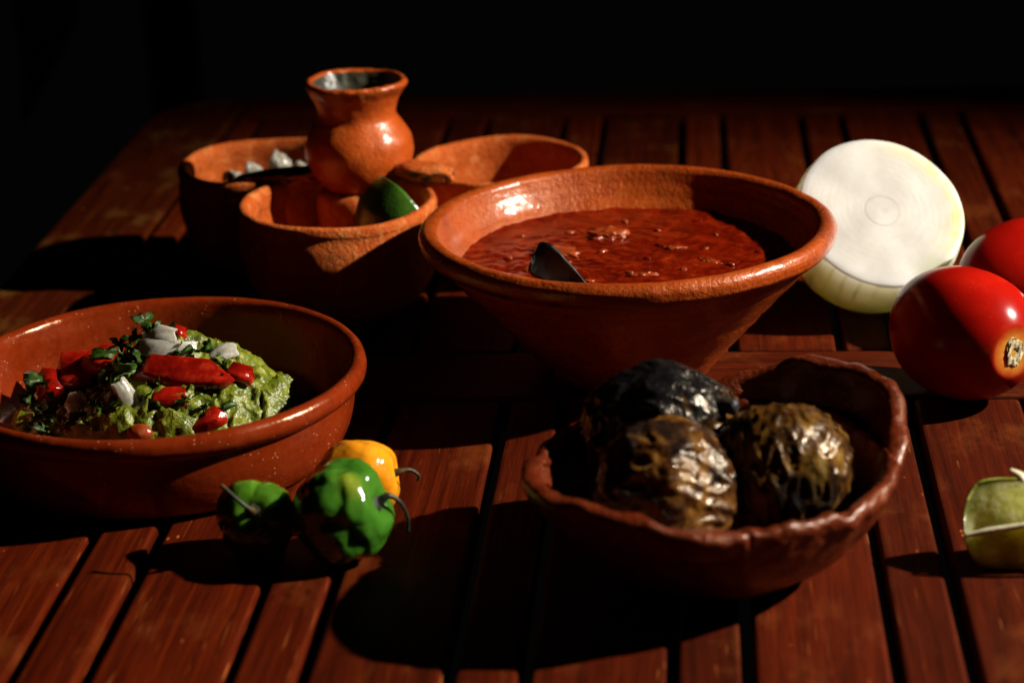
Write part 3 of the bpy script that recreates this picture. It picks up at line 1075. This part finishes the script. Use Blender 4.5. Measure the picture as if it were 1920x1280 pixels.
full = [(0, -0.0770), (0.012, -0.0760), (0.028, -0.0710), (0.0430, -0.0600), (0.0530, -0.0430), (0.0575, -0.0260), (0.0578, -0.0140), (0.0565, -0.0040)] + pf_face
me = lathe(full, 200, 5, face_disp, lambda s: 0)
for p in me.polygons:
    p.material_index = 1 if p.center.z < -0.0012 else 0
o = link('flesh', me, [M['onion_cut'], M['onion_skin']], onion)
o.rotation_euler = q.to_euler()
o.location = Vector((0, 0, 0.0578)) + nrm_o * 0.020

# ------------------------------------------------------------------ tomatoes


def tomato_mat(name, seed):
    t = NT(name)
    s = t.sep()
    col = t.ramp(t.noise(26, 4), [(0.3, (0.24, 0.0030, 0.0012)), (0.6, (0.33, 0.0055, 0.0020)), (0.8, (0.42, 0.014, 0.004))])
    rad = t.math('SQRT', t.math('ADD', t.math('POWER', s[0], 2), t.math('POWER', s[1], 2)))
    near = t.math('MULTIPLY', t.ramp(rad, [(0.006, 1.0), (0.016, 0.0)]), t.ramp(s[2], [(0.02, 0.0), (0.035, 1.0)]))
    col = t.mix(t.math('MULTIPLY', near, t.ramp(t.noise(140, 3), [(0.3, 0.5), (0.7, 1.0)])), col, (0.72, 0.33, 0.04))
    fl = t.math('MULTIPLY', t.ramp(t.voro(420), [(0.08, 1.0), (0.15, 0.0)]), t.ramp(t.noise(50, 2), [(0.5, 0.0), (0.6, 0.5)]))
    col = t.mix(fl, col, (0.62, 0.08, 0.02))
    m = t.done(col, t.ramp(t.noise(60, 4), [(0.3, 0.17), (0.7, 0.24)]), t.bump(t.noise(70, 3), 0.05, 0.002), Specular_IOR_Level=0.2)
    t.b.inputs['Subsurface Weight'].default_value = 0.35
    t.b.inputs['Subsurface Radius'].default_value = (0.014, 0.002, 0.001)
    t.b.inputs['Subsurface Scale'].default_value = 1.0
    return m


M['tomato'] = tomato_mat('tomato_skin', 0)
t = NT('stem_scar')
sc = t.noise(260, 4, 0.6)
M['scar'] = t.done(t.ramp(sc, [(0.35, (0.05, 0.03, 0.012)), (0.5, (0.45, 0.36, 0.19)), (0.7, (0.66, 0.56, 0.33))]), 0.75, t.bump(sc, 0.8, 0.001))


def tomato(loc, axis, rx, rz, seed, label, scar=True):
    root = empty('roma_tomato', loc)
    tag(root, label, 'tomato', 'ripe red tomatoes beside the onion')

    def fn(d):
        a = math.atan2(d.y, d.x)
        k = 1 + 0.018 * math.cos(3 * a + seed) * (1 - d.z ** 2) + 0.05 * noise.noise(d * 0.9 + Vector((seed, 0, 0)))
        rr_ = rx * k * (1 + 0.07 * d.z)
        z = d.z * rz
        if d.z > 0.93:
            z -= (d.z - 0.93) / 0.07 * 0.0040
        return Vector((d.x * rr_, d.y * rr_, z))
    me = sphere_mesh(fn, 6)
    q = Vector(axis).normalized().to_track_quat('Z', 'Y')
    b = link('skin', me, M['tomato'], root)
    b.rotation_euler = q.to_euler()
    if scar:
        def fs(d):
            k = 1 + 0.25 * noise.noise(d * 2 + Vector((seed, 5, 1)))
            rho = math.hypot(d.x, d.y)
            return Vector((d.x * 0.0062 * k, d.y * 0.0088 * k, (d.z * 0.0030 if d.z < 0 else (0.0009 * math.exp(-((rho - 0.75) / 0.25) ** 2) + 0.0010 * noise.noise(d * 5) - 0.0016 * max(0, 1 - rho / 0.35)))))
        c = link('stem_scar', sphere_mesh(fs, 4), M['scar'], root)
        c.rotation_euler = q.to_euler()
        c.location = q @ Vector((0, 0, rz - 0.0036))
    return root


tomato((0.2005, 0.0180, 0.0402), (0.53, -0.845, 0.04), 0.0405, 0.0520, 1.0, 'large red tomato with its pale stem scar facing the front')
tomato((0.2560, 0.1240, 0.0400), (0.85, 0.40, -0.05), 0.0385, 0.0500, 4.0, 'red tomato half hidden behind the tomato with the stem scar', False)

# ------------------------------------------------------------------ habanero peppers


def pepper_mat(name, stops, patch=None):
    t = NT(name)
    col = t.ramp(t.noise(45, 3), stops)
    if patch:
        s = t.sep()
        d = t.math('ADD', t.math('ADD', t.math('MULTIPLY', s[0], patch[0][0]), t.math('MULTIPLY', s[1], patch[0][1])), t.math('MULTIPLY', s[2], patch[0][2]))
        f = t.ramp(t.math('MULTIPLY_ADD', t.noise(60, 3), 0.012, d), [(patch[1], 0.0), (patch[2], 1.0)])
        col = t.mix(f, col, patch[3])
    t.b.inputs['Subsurface Weight'].default_value = 0.6
    t.b.inputs['Subsurface Radius'].default_value = (0.012, 0.014, 0.002)
    t.b.inputs['Subsurface Scale'].default_value = 1.0
    return t.done(col, 0.14, t.bump(t.noise(75, 2), 0.4, 0.0045, t.bump(t.noise(330, 3), 0.08, 0.0008)), Specular_IOR_Level=0.55)


M['pep_g'] = pepper_mat('green_habanero', [(0.3, (0.035, 0.10, 0.006)), (0.6, (0.06, 0.16, 0.010)), (0.85, (0.16, 0.26, 0.02))])
M['pep_gy'] = pepper_mat('green_yellow_habanero', [(0.3, (0.028, 0.11, 0.008)), (0.6, (0.045, 0.16, 0.012)), (0.85, (0.09, 0.22, 0.02))],
                         ((0.20, 0.62, 0.75), 0.031, 0.041, (0.46, 0.34, 0.02)))
M['pep_y'] = pepper_mat('orange_habanero', [(0.3, (0.60, 0.20, 0.006)), (0.6, (0.72, 0.28, 0.010)), (0.85, (0.78, 0.34, 0.02))])
t = NT('pepper_stem')
M['stem'] = t.done(t.ramp(t.noise(130, 4), [(0.35, (0.012, 0.011, 0.003)), (0.6, (0.04, 0.03, 0.006)), (0.8, (0.20, 0.09, 0.012))]), 0.55, t.bump(t.noise(330, 4), 0.5, 0.0008))
t = NT('dark_pepper_stem')
M['stem_dk'] = t.done(t.ramp(t.noise(130, 4), [(0.35, (0.006, 0.008, 0.003)), (0.7, (0.020, 0.020, 0.007))]), 0.5, t.bump(t.noise(330, 4), 0.5, 0.0008))


def pepper(loc, axis, spin, Rr, top, tip, lobes, depth, crumple, seed, mat, stem_pts, stem_mat, label, stem_r=(0.0028, 0.0013, 0.0010, 0.0013)):
    """axis points to the stem end; top = length above centre, tip = length below"""
    root = empty('habanero_pepper', loc)
    tag(root, label, 'pepper', 'habanero peppers beside the glazed dish')

    def fn(d):
        a = math.atan2(d.y, d.x)
        rho = math.hypot(d.x, d.y)
        zz = d.z
        if zz > 0:
            prof_ = rho ** 0.72
            z = zz * top - 0.22 * top * max(0, (1 - rho / 0.45)) ** 2
        else:
            prof_ = rho ** (0.95) * (1 - 0.22 * (-zz) ** 2)
            z = zz * tip
        fur = abs(math.cos(lobes * a / 2 + 0.6 * noise.noise(Vector((seed, zz * 1.5, 0)))))
        k = 1 - depth * (1 - fur ** 0.8) ** 1.3 * (0.45 + 0.55 * max(zz, -0.3))
        k += crumple * noise.noise(d * 1.7 + Vector((seed, seed, 0))) + crumple * 0.42 * noise.noise(d * 3.1 + Vector((0, seed, 7)))
        return Vector((d.x / max(rho, 1e-5) * prof_ * Rr * k, d.y / max(rho, 1e-5) * prof_ * Rr * k, z * (1 + 0.5 * crumple * noise.noise(d * 2.3))))
    q = Vector(axis).normalized().to_track_quat('Z', 'Y') @ Quaternion((0, 0, 1), spin)
    b = link('skin', sphere_mesh(fn, 6), mat, root)
    b.rotation_euler = q.to_euler()
    st_ = link('stem', tube([Vector(p) - Vector(loc) for p in stem_pts], stem_r, 10, 8), stem_mat, root)
    cal = sphere_mesh(lambda d: Vector((d.x * 0.0062 * (1 + .2 * math.cos(5 * math.atan2(d.y, d.x))), d.y * 0.0062 * (1 + .2 * math.cos(5 * math.atan2(d.y, d.x))), d.z * 0.0018)), 3)
    c = link('calyx', cal, stem_mat, st_)
    c.rotation_euler = q.to_euler()
    c.location = q @ Vector((0, 0, top * 0.80))
    return root


pepper((-0.1935, -0.2060, 0.0205), (0.05, -0.80, 0.60), 0.4, 0.0212, 0.0170, 0.022, 3, 0.26, 0.10, 2.0, M['pep_g'],
       [(-0.1928, -0.2170, 0.0285), (-0.1925, -0.2225, 0.0325), (-0.1960, -0.2250, 0.0370), (-0.2015, -0.2240, 0.0420), (-0.2070, -0.2210, 0.0455)], M['stem'],
       'small green habanero with its stem turned up toward the camera')
pepper((-0.1445, -0.2120, 0.0265), (0.88, -0.18, 0.30), 0.9, 0.0275, 0.0235, 0.030, 4, 0.12, 0.15, 5.0, M['pep_gy'],
       [(-0.1262, -0.2140, 0.0330), (-0.1205, -0.2130, 0.0360), (-0.1150, -0.2110, 0.0310), (-0.1120, -0.2090, 0.0220), (-0.1125, -0.2070, 0.0130)], M['stem_dk'],
       'large glossy green habanero with a yellow patch at its shoulder')
pepper((-0.1450, -0.1600, 0.0225), (0.95, 0.05, 0.10), 0.2, 0.0225, 0.0230, 0.026, 3, 0.16, 0.08, 9.0, M['pep_y'],
       [(-0.1270, -0.1590, 0.0245), (-0.1215, -0.1590, 0.0265), (-0.1165, -0.1575, 0.0265), (-0.1125, -0.1560, 0.0230), (-0.1130, -0.1545, 0.0195)], M['stem'],
       'orange yellow habanero behind the large green one')

# ------------------------------------------------------------------ rustic bowl with charred tomatillos
TC = Vector((0.0490, -0.2190, 0.0008))
rustic = empty('rustic_bowl', TC)
tag(rustic, 'small dark rustic clay bowl with two looped handles holding charred tomatillos', 'bowl')
AX = math.radians(47)


def rustic_disp(v, s, a):
    r = math.hypot(v.x, v.y)
    if r < 1e-5:
        return Vector((0, 0, 0))
    d = Vector((v.x / r, v.y / r, 0))
    w = min(1, r / 0.05)
    rim = max(0, min(1, (v.z - 0.040) / 0.012))
    q_ = (nz(v, 13, 5) * 0.0050 + nz(v, 45, 2) * 0.0014 + nz(v, 140, 6) * 0.0006 * (1 + 1.5 * rim)) * w
    dz = (nz((v.x, v.y, 0), 20, 12) * 0.0050 + nz((v.x, v.y, 0), 70, 2) * 0.0022 + nz(v, 150, 2) * 0.0014 + nz(v, 300, 2) * 0.0009) * rim
    return d * q_ + Vector((0, 0, dz))


rp = [(0, 0.001), (0.030, 0.001), (0.046, 0.0025), (0.060, 0.0090), (0.0725, 0.0200), (0.0825, 0.0330), (0.0885, 0.0450), (0.0915, 0.0520), (0.0912, 0.0565),
      (0.0880, 0.0580), (0.0845, 0.0560), (0.0820, 0.0490), (0.0765, 0.0360), (0.066, 0.0240), (0.050, 0.0140), (0.030, 0.0105), (0, 0.0095)]
link('bowl', lathe(rp, 260, 6, rustic_disp), M['rustic'], rustic)


def loop_handle(a0, span, out, rise, seed):
    # thick clay lug pulled up and outward from the rim, with a rolled edge
    n = 64
    bm = bmesh.new()
    rows = []
    prof_in = [0.0, 0.2, 0.4, 0.6, 0.8, 0.93]
    for i in range(n + 1):
        tt = i / n
        a = a0 + (tt - 0.5) * 2 * span
        e = math.sin(PI * tt) ** 1.15 * (1 + 0.16 * noise.noise(Vector((tt * 5, seed, 0))))
        radial = Vector((math.cos(a), math.sin(a), 0))
        th = 0.0050 + 0.0012 * noise.noise(Vector((tt * 7, seed, 3)))
        base_i = radial * 0.0845 + Vector((0, 0, 0.0440))
        base_o = radial * 0.0905 + Vector((0, 0, 0.0420))
        tip = radial * (0.0885 + out * e) + Vector((0, 0, 0.0530 + rise * e))
        loop = []
        fold = 0.0022 * math.sin(tt * 17 + seed) * e
        for q_ in prof_in:
            loop.append(base_i.lerp(tip - radial * th * 0.9, q_) + radial * (0.0045 * math.sin(PI * q_) * e + fold * math.sin(PI * q_)))
        for k in range(7):                           # rolled edge
            b = PI * k / 6
            loop.append(tip + radial * (-math.cos(b) * th) + Vector((0, 0, math.sin(b) * th * 0.75)))
        for q_ in (0.85, 0.6, 0.35, 0.0):
            loop.append(base_o.lerp(tip + radial * th * 0.8 - Vector((0, 0, .002)), q_) + radial * (0.0035 * math.sin(PI * q_) * e))
        row = []
        for p in loop:
            row.append(bm.verts.new(p + Vector((nz(p, 45, seed), nz(p, 45, seed + 3), nz(p, 45, seed + 6))) * 0.0030
                                    + Vector((nz(p, 150, seed), nz(p, 150, seed + 3), nz(p, 150, seed + 6))) * 0.0011))
        rows.append(row)
    m = len(rows[0])
    for i in range(n):
        for k in range(m):
            bm.faces.new((rows[i][k], rows[i][(k + 1) % m], rows[i + 1][(k + 1) % m], rows[i + 1][k]))
    for row in (rows[0], rows[-1]):
        bm.faces.new(row)
    bmesh.ops.recalc_face_normals(bm, faces=bm.faces)
    me = bpy.data.meshes.new('handle')
    bm.to_mesh(me)
    bm.free()
    return link('handle', me, M['rustic'], rustic)


loop_handle(AX, R(50), 0.018, 0.025, 2.0)
loop_handle(AX + PI, R(52), 0.015, 0.014, 6.0)


def tomatillo_mat(name, d1, char, seed, olive=1.0):
    """d1: object-space direction of the charred side, char: amount"""
    t = NT(name)
    s = t.sep()
    g = t.math('ADD', t.math('ADD', t.math('MULTIPLY', s[0], d1[0]), t.math('MULTIPLY', s[1], d1[1])), t.math('MULTIPLY', s[2], d1[2]))
    v = t.mapping((1, 1, 1), (seed, seed * .7, 0))
    n_ = t.noise(40, 5, 0.58, v, 0.6)
    f = t.math('ADD', t.math('MULTIPLY', g, 13.0), t.math('MULTIPLY_ADD', n_, 1.5, -0.75 + char))
    st = t.mapping((120, 120, 22), (seed, 0, 0))
    streak = t.noise(1.0, 5, 0.6, st, 0.6)
    skin = t.ramp(t.math('MULTIPLY_ADD', streak, 0.5, t.math('MULTIPLY', t.noise(60, 5, 0.6, v), 0.5)),
                  [(0.41, (0.006, 0.0025, 0.001)), (0.50, (0.055, 0.020 * olive, 0.003)), (0.60, (0.16, 0.080 * olive, 0.011)), (0.74, (0.36, 0.25, 0.085))])
    col = t.mix(t.ramp(f, [(0.30, 0.0), (0.50, 0.75), (0.62, 1.0)]), skin, (0.0045, 0.004, 0.0045))
    fibre = t.mapping((300, 300, 22), (seed, 0, 0), (0.25, 0.15, 0.3))
    fb = t.noise(1.0, 4, 0.55, fibre, 0.5)
    nrm = t.bump(t.noise(70, 3, 0.5, v, 1.0), 0.40, 0.0026)
    nrm = t.bump(fb, 0.6, 0.0012, nrm)
    nrm = t.bump(t.noise(330, 4, 0.6, v), 0.25, 0.0008, nrm)
    rg = t.ramp(t.noise(140, 4), [(0.3, 0.12), (0.7, 0.42)])
    return t.done(col, rg, nrm, Specular_IOR_Level=0.42, Specular_Tint=(1.0, 0.86, 0.66, 1))


def tomatillo(loc, rad, sq, rot, seed, mat, label, bulge=None, nub=None):
    root = empty('charred_tomatillo', loc)
    tag(root, label, 'tomatillo', 'charred tomatillos in the rustic bowl')

    def fn(d):
        k = 1 + 0.10 * noise.noise(d * 1.5 + Vector((seed, 0, 0)))
        # folds of loose skin
        w = noise.noise(Vector((d.x * 2.0, d.y * 5.5, d.z * 2.5)) + Vector((seed, 2, 5)))
        k += 0.045 * (1 - abs(w) * 3.2 if abs(w) < 0.31 else 0)
        w3 = noise.noise(Vector((d.x * 4.0 + w, d.y * 4.0, d.z * 1.3)) + Vector((seed * 2, 1, 7)))
        k += 0.026 * max(0, 1 - abs(w3) * 4.0)
        w2 = noise.noise(Vector((d.x * 9 + 2 * w, d.y * 4, d.z * 9)) + Vector((seed, 8, 1)))
        k += 0.008 * (1 - min(1, abs(w2) * 3.5)) + 0.004 * noise.noise(d * 14)
        if bulge:
            bd, br, bh = bulge
            c = d.dot(Vector(bd).normalized())
            if c > math.cos(br):
                x = math.acos(min(1, c)) / br
                k += bh * (1 - x * x) ** 0.6
        return Vector((d.x, d.y, d.z * sq)) * rad * k
    b = link('skin', sphere_mesh(fn, 6), mat, root)
    b.rotation_euler = rot
    if nub:
        p0, p1, rn = nub
        link('stem_stub', tube([Vector(p0), (Vector(p0) + Vector(p1)) / 2 + Vector((0, 0, .001)), Vector(p1)], (rn * 1.3, rn, rn * 1.1), 12, 6), M['char'], root)
    return root


t = NT('charred_stub')
M['char'] = t.done(t.ramp(t.noise(200, 4), [(0.4, (0.006, 0.006, 0.007)), (0.8, (0.05, 0.04, 0.03))]), 0.4, t.bump(t.noise(320, 5), 0.7, 0.0012))
M['tm1'] = tomatillo_mat('tomatillo_black', (-0.25, -0.25, 0.75), 0.36, 1.0)
M['tm2'] = tomatillo_mat('tomatillo_brown', (-0.5, 0.25, -0.4), 0.30, 4.0, 0.85)
M['tm3'] = tomatillo_mat('tomatillo_olive', (-0.8, -0.3, -0.4), 0.02, 7.0)
tomatillo((0.0200, -0.1800, 0.0590), 0.0415, 0.80, (0, 0, 0), 1.0, M['tm1'], 'blackest charred tomatillo at the back of the rustic bowl',
          ((0.25, -0.45, 0.8), 0.55, 0.10), ((0.026, -0.012, 0.018), (0.040, -0.018, 0.020), 0.0042))
tomatillo((0.0260, -0.2380, 0.0460), 0.0400, 0.84, (R(64), R(18), R(40)), 5.0, M['tm2'], 'dark wrinkled charred tomatillo at the front of the rustic bowl')
tomatillo((0.0830, -0.2140, 0.0510), 0.0365, 0.92, (R(-10), R(10), R(70)), 9.0, M['tm3'], 'olive brown glossy tomatillo at the right of the rustic bowl')

lime = wedge('lime_wedge', (0.2150, -0.2260, 0.0280), (1.0, 0.04, 0.20), (0.08, 0.90, -0.36), 0.0275, 0.0400, R(136), 0.0045, 5.0, M['lime_pale'],
             'squeezed pale lime wedge with its core edge toward the camera at the right edge', 'lime', None, 0.5)
link('core_edge', tube([(-0.0400, -0.0022, -0.0080), (-0.028, -0.0024, -0.0050), (-0.010, -0.0026, -0.0016), (0.012, -0.0022, 0.0026), (0.036, -0.0010, 0.0074)],
                       (0.0010, 0.0017, 0.0014, 0.0017, 0.0012), 10, 8), M['pith'], lime)
for p0, p1, rr_ in (((-0.006, 0.016, 0.011), (-0.0150, 0.020, 0.0190), 0.0042), ((0.004, 0.020, 0.013), (-0.0055, 0.024, 0.0240), 0.0050), ((0.006, 0.008, 0.006), (-0.008, 0.014, 0.0125), 0.0044), ((0.014, 0.016, 0.012), (0.004, 0.020, 0.0210), 0.0050)):
    link('pith_strand', tube([Vector(p0), (Vector(p0) + Vector(p1)) / 2 + Vector((0.001, 0, 0.001)), Vector(p1)], (rr_, rr_ * 0.8, rr_ * 0.3), 10, 6, 0.6), M['pith'], lime)

# ------------------------------------------------------------------ dim things in the dark behind the table
t = NT('dim_grey_cloth')
M['cloth'] = t.done(t.ramp(t.noise(8, 4), [(0.3, (0.16, 0.16, 0.15)), (0.7, (0.24, 0.24, 0.22))]), 0.9, t.bump(t.noise(60, 4), 0.5, 0.01))
bm = bmesh.new()
rows = []
for i in range(25):
    v = i / 24
    z = 0.30 - v * 0.475
    w = 0.085 if v < 0.72 else 0.085 * (1 - (v - 0.72) / 0.28) + 0.002
    rows.append([bm.verts.new((-0.035 + w * k / 16, 0.012 * math.sin(k * 0.9 + v * 2) + 0.004 * math.sin(v * 17), z)) for k in range(17)])
for i in range(24):
    for k in range(16):
        bm.faces.new((rows[i][k], rows[i][k + 1], rows[i + 1][k + 1], rows[i + 1][k]))
bmesh.ops.solidify(bm, geom=list(bm.faces), thickness=0.002)
me = bpy.data.meshes.new('cloth')
bm.to_mesh(me)
bm.free()
cloth = link('hanging_cloth', me, M['cloth'])
cloth.location = (-0.765, 1.40, 0.0)
tag(cloth, 'dim grey cloth hanging in the dark at the upper left', 'cloth')
post = link('wooden_post', box_mesh(-0.030, 0.030, -0.02, 0.02, -0.72, 0.30, 0.006, 3), M['wood_dark'], smooth=False)
post.location = (-0.607, 1.42, 0.0)
tag(post, 'faint dark red wooden post in the dark behind the table corner', 'post')
